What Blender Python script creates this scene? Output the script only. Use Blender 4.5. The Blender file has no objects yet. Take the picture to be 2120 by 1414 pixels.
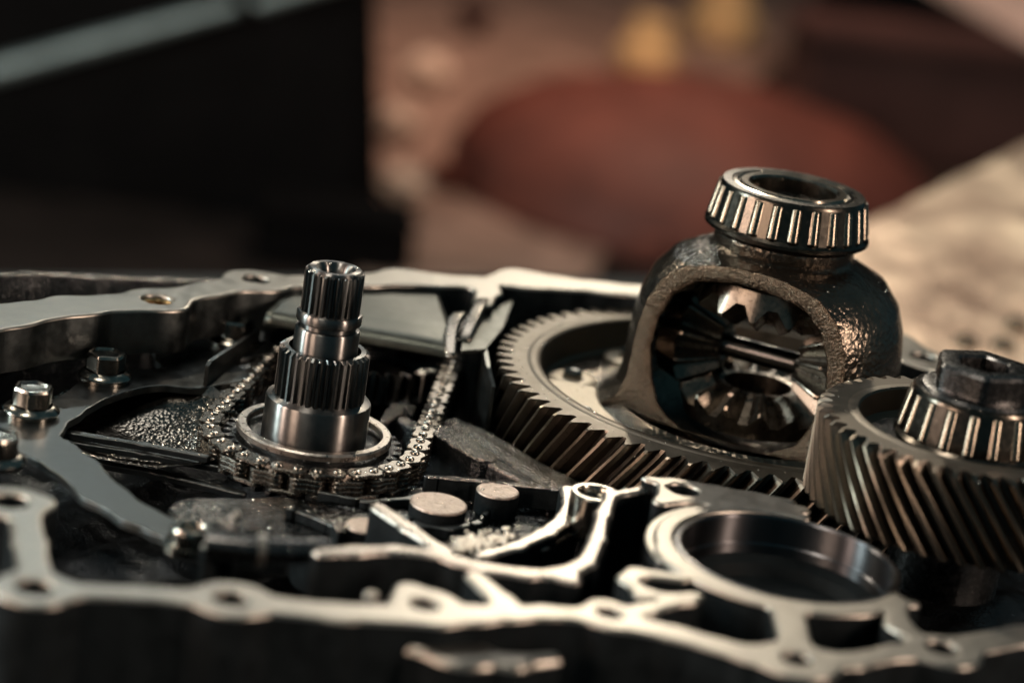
import bpy, bmesh, math, random
import numpy as np
from math import sin, cos, tan, pi, radians, sqrt, atan2, hypot
from mathutils import Vector, Matrix
from mathutils.geometry import delaunay_2d_cdt

random.seed(7)
RNG = np.random.default_rng(7)
K = 0.01                                   # everything below is written in centimetres
SC = bpy.context.scene
COL = SC.collection

# ------------------------------------------------------------------ camera
TH, ROLL, DIST, FPX = radians(17.2), radians(8.8), 110.0, 5300.0
CAM = np.array([0, -DIST * cos(TH), DIST * sin(TH)])
FW = np.array([0, cos(TH), -sin(TH)])
_u0 = np.cross(np.array([1.0, 0, 0]), FW)
RT = cos(ROLL) * np.array([1.0, 0, 0]) + sin(ROLL) * _u0
UP = -sin(ROLL) * np.array([1.0, 0, 0]) + cos(ROLL) * _u0
cd = bpy.data.cameras.new('camera')
cam = bpy.data.objects.new('camera', cd)
COL.objects.link(cam)
m = Matrix(((RT[0], UP[0], -FW[0]), (RT[1], UP[1], -FW[1]), (RT[2], UP[2], -FW[2]))).to_4x4()
m.translation = Vector(CAM * K)
cam.matrix_world = m
cd.sensor_width = 36.0
cd.lens = 36.0 * FPX / 2120.0
cd.clip_start, cd.clip_end = 0.05, 60.0
cd.dof.use_dof = True
cd.dof.focus_distance = 1.025
cd.dof.aperture_fstop = 4.3
cd.dof.aperture_blades = 0
SC.camera = cam

# ------------------------------------------------------------------ light
W = bpy.data.worlds.new('World')
SC.world = W
W.use_nodes = True
W.node_tree.nodes['Background'].inputs[0].default_value = (0.22, 0.55, 0.66, 1)
W.node_tree.nodes['Background'].inputs[1].default_value = 0.15
SC.view_settings.view_transform = 'Standard'
SC.view_settings.look = 'None'
SC.view_settings.exposure = 0.0
SC.view_settings.gamma = 1.0


def lamp(name, loc, target, sx, sy, power, color, spread=180):
    l = bpy.data.lights.new(name, 'AREA')
    l.shape = 'RECTANGLE'
    l.size, l.size_y = sx * K, sy * K
    l.energy = power
    l.color = color
    l.spread = radians(spread)
    o = bpy.data.objects.new(name, l)
    COL.objects.link(o)
    o.location = Vector(loc) * K
    d = Vector(target) - Vector(loc)
    o.rotation_euler = d.to_track_quat('-Z', 'Y').to_euler()
    return o


# a shop door behind and above, windows on the left, a weaker warm one on the right, and unseen lamps added for glints and fill
lamp('door_light', (4, 190, 78), (2, 0, 0), 40, 30, 2.4, (1.0, 0.91, 0.78))
lamp('glint_lamp_warm', (10, 150, 84), (4, -5, 0), 4, 4, 6.0, (1.0, 0.86, 0.66))  # small unseen lamp added for crisp glints on edges
lamp('glint_lamp_cool', (-48, 150, 92), (-4, -6, 0), 5, 5, 1.4, (0.90, 1.0, 0.96))  # cool counterpart at the back left, likewise added for glints
lamp('added_high_fill', (-6, 105, 125), (-2, -5, 0), 50, 40, 3.5, (1.0, 0.95, 0.88))  # unseen lamp added to bring sparkle to the recess and plate
lamp('window_light_cool', (-150, -20, 42), (0, -5, 0), 5, 60, 22, (0.84, 1.0, 0.98))
lamp('window_light_warm', (-140, -58, 40), (0, -5, 0), 5, 60, 13, (1.0, 0.72, 0.58))
lamp('added_front_fill', (-112, -122, 36), (8, 0, 0), 40, 40, 1.2, (1.0, 0.70, 0.52), 60)  # large weak unseen fill added for the housing interior and rim
lamp('warm_side_light', (130, -75, 55), (2, -5, 0), 7, 50, 19, (1.0, 0.74, 0.58))
lamp('chamfer_glint_light', (-120, 72, 112), (10, -8, 0), 9, 9, 1.5, (1.0, 0.86, 0.68), 70)  # unseen lamp added to raise glints on the tooth chamfers
lamp('top_glint_light', (-45, -45, 140), (6, -6, 0), 30, 30, 1.6, (1.0, 0.88, 0.74), 70)  # unseen overhead lamp added for glints on top edges
lamp('added_backdrop_light', (8, 225, 112), (8, 268, -45), 46, 46, 6.5, (1.0, 0.62, 0.45), 84)  # unseen warm lamp added to light the background and suggest a red haze


# ------------------------------------------------------------------ materials
def mat(name, color, rough=0.4, metal=1.0, noise=None, bump=None, aniso=0.0, rvar=0.0, cvar=0.0, coat=0.0, spec=0.5, stretch=None):
    """noise: scale (1/m) of colour + roughness variation, bump: list of (scale, strength, distance_mm)"""
    mt = bpy.data.materials.new(name)
    mt.use_nodes = True
    nt = mt.node_tree
    b = nt.nodes['Principled BSDF']
    b.inputs['Base Color'].default_value = (*color, 1)
    b.inputs['Roughness'].default_value = rough
    b.inputs['Metallic'].default_value = metal
    b.inputs['Specular IOR Level'].default_value = spec
    if coat:
        b.inputs['Coat Weight'].default_value = coat
        b.inputs['Coat Roughness'].default_value = 0.12
    tc = nt.nodes.new('ShaderNodeTexCoord')
    co = tc.outputs['Object']
    if stretch:
        mp = nt.nodes.new('ShaderNodeMapping')
        mp.inputs['Scale'].default_value = stretch
        nt.links.new(co, mp.inputs[0])
        co = mp.outputs[0]
    if noise:
        n = nt.nodes.new('ShaderNodeTexNoise')
        n.inputs['Scale'].default_value = noise
        n.inputs['Detail'].default_value = 6
        n.inputs['Roughness'].default_value = 0.65
        nt.links.new(co, n.inputs['Vector'])
        if rvar:
            r = nt.nodes.new('ShaderNodeMapRange')
            r.inputs[1].default_value, r.inputs[2].default_value = 0.3, 0.7
            r.inputs[3].default_value, r.inputs[4].default_value = max(0.04, rough - rvar), min(1, rough + rvar)
            nt.links.new(n.outputs['Fac'], r.inputs[0])
            nt.links.new(r.outputs[0], b.inputs['Roughness'])
        if cvar:
            cr = nt.nodes.new('ShaderNodeValToRGB')
            lo = tuple(c * (1 - cvar) for c in color)
            hi = tuple(min(1, c * (1 + cvar)) for c in color)
            cr.color_ramp.elements[0].color = (*lo, 1)
            cr.color_ramp.elements[1].color = (*hi, 1)
            cr.color_ramp.elements[0].position = 0.33
            cr.color_ramp.elements[1].position = 0.67
            nt.links.new(n.outputs['Fac'], cr.inputs[0])
            nt.links.new(cr.outputs[0], b.inputs['Base Color'])
    prev = None
    for (s, st, dist) in (bump or ()):
        n = nt.nodes.new('ShaderNodeTexNoise')
        n.inputs['Scale'].default_value = s
        n.inputs['Detail'].default_value = 3
        nt.links.new(co, n.inputs['Vector'])
        bp = nt.nodes.new('ShaderNodeBump')
        bp.inputs['Strength'].default_value = st
        bp.inputs['Distance'].default_value = dist * 0.001
        nt.links.new(n.outputs['Fac'], bp.inputs['Height'])
        if prev:
            nt.links.new(prev.outputs[0], bp.inputs['Normal'])
        prev = bp
    if prev:
        nt.links.new(prev.outputs[0], b.inputs['Normal'])
    if aniso:
        b.inputs['Anisotropic'].default_value = aniso
        b.inputs['Anisotropic Rotation'].default_value = 0.25
        tg = nt.nodes.new('ShaderNodeTangent')
        tg.direction_type = 'RADIAL'
        tg.axis = 'Z'
        nt.links.new(tg.outputs[0], b.inputs['Tangent'])
    return mt


M = dict(
    flange=mat('machined_aluminium', (0.25, 0.235, 0.21), 0.37, 1, 140, [(1300, 0.3, 0.2), (110, 0.10, 0.8)], rvar=0.06, cvar=0.14),
    rib=mat('cast_aluminium', (0.30, 0.275, 0.25), 0.33, 1, 300, [(1100, 0.5, 0.3)], rvar=0.12, cvar=0.2),
    wall=mat('oily_shaded_wall', (0.006, 0.008, 0.009), 0.55, 0.0, 120, [(900, 0.5, 0.3)], rvar=0.12, cvar=0.35, spec=0.04),  # near-black also carries the shade of side walls and holes
    oily=mat('oily_black_casting', (0.035, 0.038, 0.04), 0.22, 0.9, 200, [(800, 0.9, 0.8)], rvar=0.06, cvar=0.3),
    sparkle=mat('rough_wet_casting', (0.20, 0.185, 0.17), 0.14, 1, 300, [(850, 1.0, 1.6)], rvar=0.05, cvar=0.4),
    lit_rough=mat('lit_rough_casting', (0.42, 0.37, 0.30), 0.42, 1, 400, [(1500, 0.8, 0.5)], rvar=0.1, cvar=0.15),
    plate=mat('grey_steel_plate', (0.055, 0.061, 0.061), 0.36, 1, 180, [(900, 0.15, 0.1)], rvar=0.08, cvar=0.2),
    cover=mat('grey_sheet_metal', (0.055, 0.06, 0.053), 0.42, 1, 160, [(300, 0.15, 0.2)], rvar=0.08, cvar=0.15),
    gear=mat('hardened_gear_steel', (0.07, 0.061, 0.051), 0.33, 1, 150, None, rvar=0.03, cvar=0.08, aniso=0.9),
    gear_face=mat('turned_gear_face', (0.085, 0.073, 0.057), 0.46, 1, 150, [(2500, 0.1, 0.04)], rvar=0.06, cvar=0.1),
    land=mat('ground_tooth_tip', (0.18, 0.152, 0.12), 0.31, 1, 900, None, rvar=0.06, cvar=0.15, aniso=0.9, stretch=(1, 1, 6)),
    shaft=mat('oily_shaft_steel', (0.135, 0.132, 0.128), 0.34, 1, 400, None, rvar=0.02, cvar=0.1, aniso=0.95),
    spline=mat('spline_steel', (0.075, 0.08, 0.08), 0.3, 1, aniso=0.85),
    iron=mat('oily_cast_iron', (0.10, 0.085, 0.068), 0.20, 0.95, 60, [(480, 0.6, 1.0), (60, 0.5, 3.0)], rvar=0.08, cvar=0.3),
    rim=mat('sawn_cast_iron', (0.085, 0.066, 0.048), 0.22, 0.95, 350, [(1000, 1.0, 1.3)], rvar=0.05, cvar=0.25),
    bearing=mat('bearing_steel', (0.24, 0.21, 0.17), 0.17, 1, 500, None, rvar=0.04),
    cage=mat('bearing_cage_steel', (0.06, 0.053, 0.044), 0.24, 1, 400, [(900, 0.1, 0.1)], rvar=0.05, cvar=0.15),
    roller=mat('polished_roller', (0.20, 0.172, 0.135), 0.28, 1, 600, None, rvar=0.02, aniso=0.95),
    bevel=mat('forged_bevel_steel', (0.13, 0.112, 0.092), 0.3, 1, 400, [(900, 0.2, 0.2)], rvar=0.06, cvar=0.2),
    bolt=mat('oily_bolt_steel', (0.22, 0.21, 0.185), 0.20, 1, 400, [(500, 0.15, 0.2)], rvar=0.05, cvar=0.2),
    nut=mat('black_nut_steel', (0.075, 0.075, 0.075), 0.26, 1, 400, [(700, 0.15, 0.2)], rvar=0.06, cvar=0.2),
    chain=mat('chain_steel', (0.17, 0.155, 0.135), 0.27, 1, 500, [(700, 0.15, 0.15)], rvar=0.06, cvar=0.2),
    race=mat('race_steel', (0.085, 0.085, 0.09), 0.33, 1, 300, None, rvar=0.02, aniso=0.95),
    web=mat('wet_black_web', (0.06, 0.06, 0.058), 0.17, 1, 90, [(420, 0.8, 1.6), (70, 0.5, 4.0)], rvar=0.06, cvar=0.4),
    disc=mat('rough_sawn_pad', (0.36, 0.30, 0.26), 0.48, 1, 300, [(700, 0.8, 0.8)], rvar=0.1, cvar=0.35),
    bead=mat('glint_metal', (0.55, 0.53, 0.48), 0.14, 1),
)


# ------------------------------------------------------------------ mesh helpers
def P(px, py, z=0.0):
    """place of a photograph point (2120 px wide) on the horizontal plane at height z (cm)"""
    d = FW + RT * ((px - 1060) / FPX) - UP * ((py - 707) / FPX)
    return CAM + d * ((z - CAM[2]) / d[2])


def mesh_of(name, V, F, mt, sharp=38, mats=None, mi=None, flat_up=False):
    me = bpy.data.meshes.new(name)
    me.from_pydata([tuple(float(c) * K for c in v) for v in V], [], [tuple(int(i) for i in f) for f in F])
    for mm in (mats or [mt]):
        me.materials.append(mm)
    if mi is not None:
        me.polygons.foreach_set('material_index', mi)
    me.validate()
    bm = bmesh.new()
    bm.from_mesh(me)
    bmesh.ops.recalc_face_normals(bm, faces=bm.faces)
    if flat_up:
        bmesh.ops.reverse_faces(bm, faces=[f for f in bm.faces if f.normal.z < -0.99])
    bm.to_mesh(me)
    bm.free()
    me.shade_smooth()
    me.set_sharp_from_angle(angle=radians(sharp))
    return me


def link(name, me, parent=None, loc=None, rot=None):
    o = bpy.data.objects.new(name, me)
    COL.objects.link(o)
    if parent:
        o.parent = parent
    if loc is not None:
        o.location = Vector([float(c) * K for c in loc])
    if rot is not None:
        o.rotation_euler = rot
    return o


def thing(name, label, cat, loc=(0, 0, 0), rot=(0, 0, 0), group=None, me=None):
    o = bpy.data.objects.new(name, me)
    COL.objects.link(o)
    o.location = Vector([float(c) * K for c in loc])
    o.rotation_euler = rot
    o['label'], o['category'] = label, cat
    if group:
        o['group'] = group
    return o


class B:
    """collects vertices and faces"""
    def __init__(s):
        s.V, s.F = [], []

    def add(s, V, F, mtx=None):
        n = len(s.V)
        if mtx is not None:
            V = [tuple(mtx @ Vector(v)) for v in V]
        s.V += [tuple(v) for v in V]
        s.F += [tuple(i + n for i in f) for f in F]
        return s

    def lathe(s, prof, n=64, closed=False, mtx=None, a0=0.0, a1=2 * pi):
        V, F = [], []
        full = abs(a1 - a0 - 2 * pi) < 1e-6
        na = n if full else n + 1
        for j in range(na):
            a = a0 + (a1 - a0) * j / n
            V += [(r * cos(a), r * sin(a), z) for r, z in prof]
        k = len(prof)
        for j in range(n):
            j2 = (j + 1) % na
            for i in range(k if closed else k - 1):
                i2 = (i + 1) % k
                F.append((j * k + i, j2 * k + i, j2 * k + i2, j * k + i2))
        return s.add(V, F, mtx)

    def box(s, x0, x1, y0, y1, z0, z1, mtx=None, bev=0.0):
        bm = bmesh.new()
        bmesh.ops.create_cube(bm, size=1)
        for v in bm.verts:
            v.co = Vector(((x0 + x1) / 2 + v.co.x * (x1 - x0), (y0 + y1) / 2 + v.co.y * (y1 - y0), (z0 + z1) / 2 + v.co.z * (z1 - z0)))
        if bev:
            bmesh.ops.bevel(bm, geom=bm.edges[:], offset=bev, segments=2, affect='EDGES')
        return s.bm(bm, mtx)

    def bm(s, bm, mtx=None):
        bm.verts.index_update()
        V = [v.co[:] for v in bm.verts]
        F = [[v.index for v in f.verts] for f in bm.faces]
        bm.free()
        return s.add(V, F, mtx)

    def prism(s, poly, z0, z1, bev=0.0, mtx=None):
        """closed convex-ish polygon (list of xy), walls and caps, chamfered top edge"""
        n = len(poly)
        c = np.mean(poly, axis=0)
        V = [(x, y, z0) for x, y in poly] + [(x, y, z1 - bev) for x, y in poly]
        rings = [0, n]
        if bev:
            V += [(c[0] + (x - c[0]) * (1 - bev / max(1e-6, hypot(x - c[0], y - c[1]))), c[1] + (y - c[1]) * (1 - bev / max(1e-6, hypot(x - c[0], y - c[1]))), z1) for x, y in poly]
            rings.append(2 * n)
        F = []
        for a, b in zip(rings, rings[1:]):
            F += [(a + i, a + (i + 1) % n, b + (i + 1) % n, b + i) for i in range(n)]
        F.append(tuple(range(rings[-1], rings[-1] + n)))
        F.append(tuple(reversed(range(n))))
        return s.add(V, F, mtx)

    def tube(s, pts, rad, n=10, mtx=None):
        pts = [Vector(p) for p in pts]
        V, F = [], []
        up = Vector((0, 0, 1))
        for i, p in enumerate(pts):
            t = (pts[min(i + 1, len(pts) - 1)] - pts[max(i - 1, 0)]).normalized()
            x = t.cross(up)
            if x.length < 1e-4:
                x = Vector((1, 0, 0))
            x.normalize()
            y = x.cross(t)
            r = rad[i] if hasattr(rad, '__len__') else rad
            V += [tuple(p + (x * cos(2 * pi * k / n) + y * sin(2 * pi * k / n)) * r) for k in range(n)]
        for i in range(len(pts) - 1):
            F += [(i * n + k, i * n + (k + 1) % n, (i + 1) * n + (k + 1) % n, (i + 1) * n + k) for k in range(n)]
        F.append(tuple(range(n)))
        F.append(tuple(range((len(pts) - 1) * n, len(pts) * n)))
        return s.add(V, F, mtx)

    def mesh(s, name, mt, sharp=38):
        return mesh_of(name, s.V, s.F, mt, sharp)


# --------------------------------------------------- castings: outlines from joined rounded bars, cut by holes
class Outline:
    def __init__(s, k=0.5, wob=0.03, step=0.13):
        s.caps, s.holes, s.k, s.wob, s.step = [], [], k, wob, step

    def bar(s, pts, z):
        """pts: (px, py, half width cm) along a bar lying at height z"""
        q = [(*P(p[0], p[1], z)[:2], p[2]) for p in pts]
        for a, b in zip(q, q[1:]):
            s.caps.append((a, b))
        return s

    def disc(s, px, py, r, z):
        x, y = P(px, py, z)[:2]
        s.caps.append(((x, y, r), (x + 1e-4, y, r)))
        return s

    def disc_xy(s, x, y, r):
        s.caps.append(((x, y, r), (x + 1e-4, y, r)))
        return s

    def ring_xy(s, x, y, r, w, a0=0, a1=360, n=40):
        q = [(x + r * cos(radians(a0 + (a1 - a0) * i / n)), y + r * sin(radians(a0 + (a1 - a0) * i / n)), w) for i in range(n + 1)]
        s.caps += list(zip(q, q[1:]))
        return s

    def hole(s, px, py, r, z, ry=None):
        x, y = P(px, py, z)[:2]
        s.holes.append((x, y, r))
        return s

    def hole_xy(s, x, y, r):
        s.holes.append((x, y, r))
        return s

    def field(s, X, Y):
        d = np.full(X.shape, 9.0)
        for (ax, ay, ar), (bx, by, br) in s.caps:
            dx, dy = bx - ax, by - ay
            t = np.clip(((X - ax) * dx + (Y - ay) * dy) / (dx * dx + dy * dy + 1e-12), 0, 1)
            c = np.hypot(X - ax - t * dx, Y - ay - t * dy) - (ar + (br - ar) * t)
            h = np.clip(0.5 + 0.5 * (d - c) / s.k, 0, 1)
            d = d * (1 - h) + c * h - s.k * h * (1 - h)
        if s.wob:
            d = d + s.wob * (np.sin(X * 2.1 + 1.3 * np.sin(Y * 1.7)) + np.sin(Y * 2.7 + 1.1 * np.sin(X * 1.9)))
        for x, y, r in s.holes:
            d = np.maximum(d, r - np.hypot(X - x, Y - y))
        return d


def contours(Z, xs, ys, lev):
    G = Z - lev
    S = G < 0
    segs = {}
    def pt(key):
        i, j, d = key
        if d == 0:
            a, b = G[i, j], G[i, j + 1]
            t = a / (a - b)
            return (xs[j] + t * (xs[j + 1] - xs[j]), ys[i])
        a, b = G[i, j], G[i + 1, j]
        t = a / (a - b)
        return (xs[j], ys[i] + t * (ys[i + 1] - ys[i]))
    c = S[:-1, :-1] * 1 + S[:-1, 1:] * 2 + S[1:, 1:] * 4 + S[1:, :-1] * 8
    T = {1: [(3, 0)], 2: [(0, 1)], 3: [(3, 1)], 4: [(1, 2)], 5: [(3, 0), (1, 2)], 6: [(0, 2)], 7: [(3, 2)], 8: [(2, 3)], 9: [(2, 0)], 10: [(0, 1), (2, 3)], 11: [(2, 1)], 12: [(1, 3)], 13: [(1, 0)], 14: [(0, 3)]}
    for i, j in zip(*np.nonzero((c > 0) & (c < 15))):
        e = [(i, j, 0), (i, j + 1, 1), (i + 1, j, 0), (i, j, 1)]
        for a, b in T[int(c[i, j])]:
            segs[e[a]] = e[b]
    loops = []
    while segs:
        k0, k = segs.popitem()
        lp = [k0, k]
        while k in segs:
            k = segs.pop(k)
            lp.append(k)
        if lp[0] == lp[-1] and len(lp) > 8:
            loops.append(np.array([pt(q) for q in lp[:-1]]))
    return loops


def cast(name, ol, z, depth, mt, parent=None, origin=(0, 0, 0), bev=0.1, wall_mt=None, draft=0.0):
    pts = [c for cc in ol.caps for c in cc]
    pad = max(p[2] for p in pts) + 1.2
    x0, x1 = min(p[0] for p in pts) - pad, max(p[0] for p in pts) + pad
    y0, y1 = min(p[1] for p in pts) - pad, max(p[1] for p in pts) + pad
    st = ol.step
    xs, ys = np.arange(x0, x1 + st, st), np.arange(y0, y1 + st, st)
    X, Y = np.meshgrid(xs, ys)
    Z = ol.field(X, Y)
    loops = contours(Z, xs, ys, -bev)
    V2, E, off = [], [], 0
    for lp in loops:
        n = len(lp)
        V2 += [Vector((float(p[0]), float(p[1]))) for p in lp]
        E += [(off + i, off + (i + 1) % n) for i in range(n)]
        off += n
    vo, eo, fo, ov, _, _ = delaunay_2d_cdt(V2, E, [], 1, 1e-5)
    va = np.array([v[:] for v in vo])
    tri = np.array([f for f in fo if len(f) == 3])
    cen = va[tri].mean(axis=1)
    keep = ol.field(cen[:, 0], cen[:, 1]) < -bev * 0.55
    V = [(v[0], v[1], z) for v in va]
    F = [tuple(t) for t in tri[keep]]
    mi = [0] * len(F)
    eps = 0.04
    off = 0
    for lp in loops:
        n = len(lp)
        gx = ol.field(lp[:, 0] + eps, lp[:, 1]) - ol.field(lp[:, 0] - eps, lp[:, 1])
        gy = ol.field(lp[:, 0], lp[:, 1] + eps) - ol.field(lp[:, 0], lp[:, 1] - eps)
        L = np.hypot(gx, gy) + 1e-9
        gx, gy = gx / L, gy / L
        ring = [len(V) + i for i in range(n)]          # own vertices, so the machined face stays flat
        V += [(lp[i, 0], lp[i, 1], z) for i in range(n)]
        lv = [(bev * sin(a), bev * (1 - cos(a))) for a in (pi / 6, pi / 3, pi / 2)] + [(bev + draft * depth, depth)]
        for li, (o_, dz) in enumerate(lv):
            base = len(V)
            V += [(lp[i, 0] + gx[i] * o_, lp[i, 1] + gy[i] * o_, z - dz) for i in range(n)]
            nr = [base + i for i in range(n)]
            F += [(ring[i], ring[(i + 1) % n], nr[(i + 1) % n], nr[i]) for i in range(n)]
            mi += [1 if li == 3 else 0] * n
            ring = nr
        off += n
    V = [(v[0] - origin[0], v[1] - origin[1], v[2] - origin[2]) for v in V]
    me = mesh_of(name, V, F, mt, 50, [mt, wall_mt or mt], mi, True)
    return link(name, me, parent, None)


# --------------------------------------------------- gears
def tooth_ring(N, rr, rt, tip=0.30, root=0.24):
    """list of (radius, angle) round a gear"""
    out = []
    p = 2 * pi / N
    fl = (1 - tip - root) / 2
    for i in range(N):
        a = i * p
        for f, r in ((0, rr), (root, rr), (root + fl * 0.5, rr + (rt - rr) * 0.55), (root + fl, rt), (root + fl + tip, rt), (root + 2 * fl + tip - fl * 0.5, rr + (rt - rr) * 0.55)):
            out.append((r, a + f * p))
    return out


def gear_mesh(b, N, rr, rt, z_top, z_bot, twist, r_in, cham=0.07, layers=6, r_in_bot=None, tip=0.30, root=0.24):
    T = tooth_ring(N, rr, rt, tip, root)
    n = len(T)
    lv = [(z_top, cham * 1.3, 0), (z_top - cham, 0, 0.02)] + [(z_top - cham + (z_bot - z_top + 2 * cham) * i / layers, 0, i / layers) for i in range(1, layers + 1)] + [(z_bot, cham * 1.3, 1.0)]
    V, F = [], []
    for z, c, t in lv:
        for r, a in T:
            q = max(rr - 0.03, r - c * (1 if r > rr else 0.3))
            V.append((q * cos(a + twist * t), q * sin(a + twist * t), z))
    for l in range(len(lv) - 1):
        F += [(l * n + i, l * n + (i + 1) % n, (l + 1) * n + (i + 1) % n, (l + 1) * n + i) for i in range(n)]
    for l, z, ri in ((0, z_top, r_in), (len(lv) - 1, z_bot, r_in_bot or r_in)):
        base = len(V)
        rm = rr - 0.10
        V += [(rm * cos(a + twist * lv[l][2]), rm * sin(a + twist * lv[l][2]), z) for r, a in T]
        V += [(ri * cos(a + twist * lv[l][2]), ri * sin(a + twist * lv[l][2]), z) for r, a in T]
        for q0, q1 in ((l * n, base), (base, base + n)):
            F += [(q0 + i, q0 + (i + 1) % n, q1 + (i + 1) % n, q1 + i) for i in range(n)]
    b.add(V, F)


def two_tone(me, rr, rt):
    """turned end faces and ground tooth tips differ from the flanks"""
    me.materials.append(M['gear_face'])
    me.materials.append(M['land'])
    mi = []
    for p in me.polygons:
        r = hypot(p.center.x, p.center.y) / K
        rad = (p.normal.x * p.center.x + p.normal.y * p.center.y) * 100 / max(r, 1e-6)
        nz = abs(p.normal.z)
        if nz > 0.85:
            mi.append(1)
        elif r > rt - 0.25 * (rt - rr) and (rad > 0.93 or nz > 0.35):
            mi.append(2)  # chamfers take the brighter tip steel too, glints put into colour
        else:
            mi.append(0)
    me.polygons.foreach_set('material_index', mi)
    return me


def bevel_gear(N, r_out, r_in, apex, half, h, hole):
    """bevel gear whose cone apex is at z=apex, opening downwards (teeth face up)"""
    b = B()
    t = tan(half)
    V, F = [], []
    T = []
    p = 2 * pi / N
    for i in range(N):
        for f, k in ((0, 0), (0.18, 0), (0.44, 0.92), (0.49, 1.0), (0.57, 1.0), (0.62, 0.92), (0.88, 0)):
            T.append((i * p + f * p, k))
    n = len(T)
    stations = [0.0, 0.08, 0.5, 0.92, 1.0]
    nx, nz = cos(half), sin(half)          # outward normal of the cone
    for s in stations:
        r = r_in + (r_out - r_in) * s
        z = apex - r / t
        hh = h * r / r_out * (0.72 if s in (0.0, 1.0) else 1.0)
        for a, k in T:
            rr, zz = r + nx * hh * (k - 0.5), z + nz * hh * (k - 0.5)
            V.append((rr * cos(a), rr * sin(a), zz))
    for l in range(len(stations) - 1):
        F += [(l * n + i, l * n + (i + 1) % n, (l + 1) * n + (i + 1) % n, (l + 1) * n + i) for i in range(n)]
    zi = apex - r_in / t - 0.05
    base = len(V)
    V += [((r_in - 0.35) * cos(a), (r_in - 0.35) * sin(a), zi + 0.05) for a, k in T]
    V += [(hole * cos(a), hole * sin(a), zi) for a, k in T]
    V += [(hole * cos(a), hole * sin(a), apex - r_out / t - 0.9) for a, k in T]
    F += [(i, (i + 1) % n, base + (i + 1) % n, base + i) for i in range(n)]
    F += [(base + i, base + (i + 1) % n, base + n + (i + 1) % n, base + n + i) for i in range(n)]
    F += [(base + n + i, base + n + (i + 1) % n, base + 2 * n + (i + 1) % n, base + 2 * n + i) for i in range(n)]
    l = (len(stations) - 1) * n
    base2 = len(V)
    V += [(r_out * 0.9 * cos(a), r_out * 0.9 * sin(a), apex - r_out / t - 0.9) for a, k in T]
    F += [(l + i, l + (i + 1) % n, base2 + (i + 1) % n, base2 + i) for i in range(n)]
    F += [(base2 + i, base2 + (i + 1) % n, base + 2 * n + (i + 1) % n, base + 2 * n + i) for i in range(n)]
    b.add(V, F)
    return b


def hexagon(r, a0=0.0):
    """hexagon with slightly rounded corners"""
    out = []
    for i in range(6):
        a = a0 + i * pi / 3
        for d in (-0.09, 0.0, 0.09):
            out.append((r * (1.0 if d == 0 else 0.985) * cos(a + d), r * (1.0 if d == 0 else 0.985) * sin(a + d)))
    return out


def taper_bearing(root, z0, h, r_bot, r_top, n, rad, r_hole, r_face):
    """cage, inner race and rollers of a tapered roller bearing standing on z0"""
    b = B()
    k = h
    slope = (r_top - r_bot) / k
    rr = lambda z: r_bot + slope * z
    # bottom and top rings of the cage
    zb, zt = 0.30 * k * 0.55, k - 0.20
    b.lathe([(rr(0) - 0.35, 0.0), (rr(0) + 0.02, 0.0), (rr(0) + 0.10, 0.06), (rr(0) + 0.10, 0.2), (rr(zb) + 0.02, zb), (rr(zb) - 0.16, zb)], 96)
    b.lathe([(rr(zt) - 0.16, zt), (rr(zt) + 0.0, zt), (rr(k) + 0.02, k - 0.10), (rr(k) - 0.05, k), (rr(k) - 0.42, k + 0.01), (rr(k) - 0.46, k - 0.06)], 96)
    for i in range(n):
        a = 2 * pi * (i + 0.5) / n
        w = (2 * pi * r_bot / n - 2 * rad) * 0.5 + 0.01
        V = []
        for z in (zb - 0.02, zt + 0.02):
            r = rr(z)
            for (dr, dw) in ((0.0, -w), (0.0, w), (-0.2, w), (-0.2, -w)):
                V.append(((r + dr) * cos(a) - dw * sin(a), (r + dr) * sin(a) + dw * cos(a), z))
        b.add(V, [(0, 1, 5, 4), (1, 2, 6, 5), (2, 3, 7, 6), (3, 0, 4, 7)])
    cage_me = b.mesh('bearing_cage', M['cage'])
    b = B()
    b.lathe([(rr(0) - 0.5, 0.05), (rr(0) - 0.42, 0.12), (rr(k) - 0.46, k - 0.1), (rr(k) - 0.5, k - 0.02), (r_face + 0.10, k + 0.0), (r_face + 0.04, k - 0.10), (r_face - 0.04, k - 0.10), (r_face - 0.10, k + 0.03), (r_hole + 0.12, k + 0.03), (r_hole, k - 0.08), (r_hole, 0.0)], 96)
    race = link('roller_bearing', b.mesh('inner_race', M['bearing']), root, (0, 0, z0))
    link('cage', cage_me, race)
    b = B()
    zl = zt - zb - 0.04
    b.lathe([(0, 0), (rad * 0.85, 0), (rad * 1.03, 0.05), (rad * 0.92, zl - 0.05), (rad * 0.8, zl), (0, zl)], 16)
    me = b.mesh('roller', M['roller'])
    tilt = atan2(slope, 1)
    for i in range(n):
        a = 2 * pi * i / n
        o = link('roller', me, race)
        r = rr(zb) - rad * 0.55
        o.matrix_local = Matrix.Translation(Vector((r * cos(a) * K, r * sin(a) * K, (zb + 0.02) * K))) @ Matrix.Rotation(a, 4, 'Z') @ Matrix.Rotation(tilt, 4, 'Y')


# ================================================================== the case
case = thing('gearbox_case', 'large oily aluminium gearbox case opened flat, with bolt bosses round its pale flange', 'gearbox case')

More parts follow.
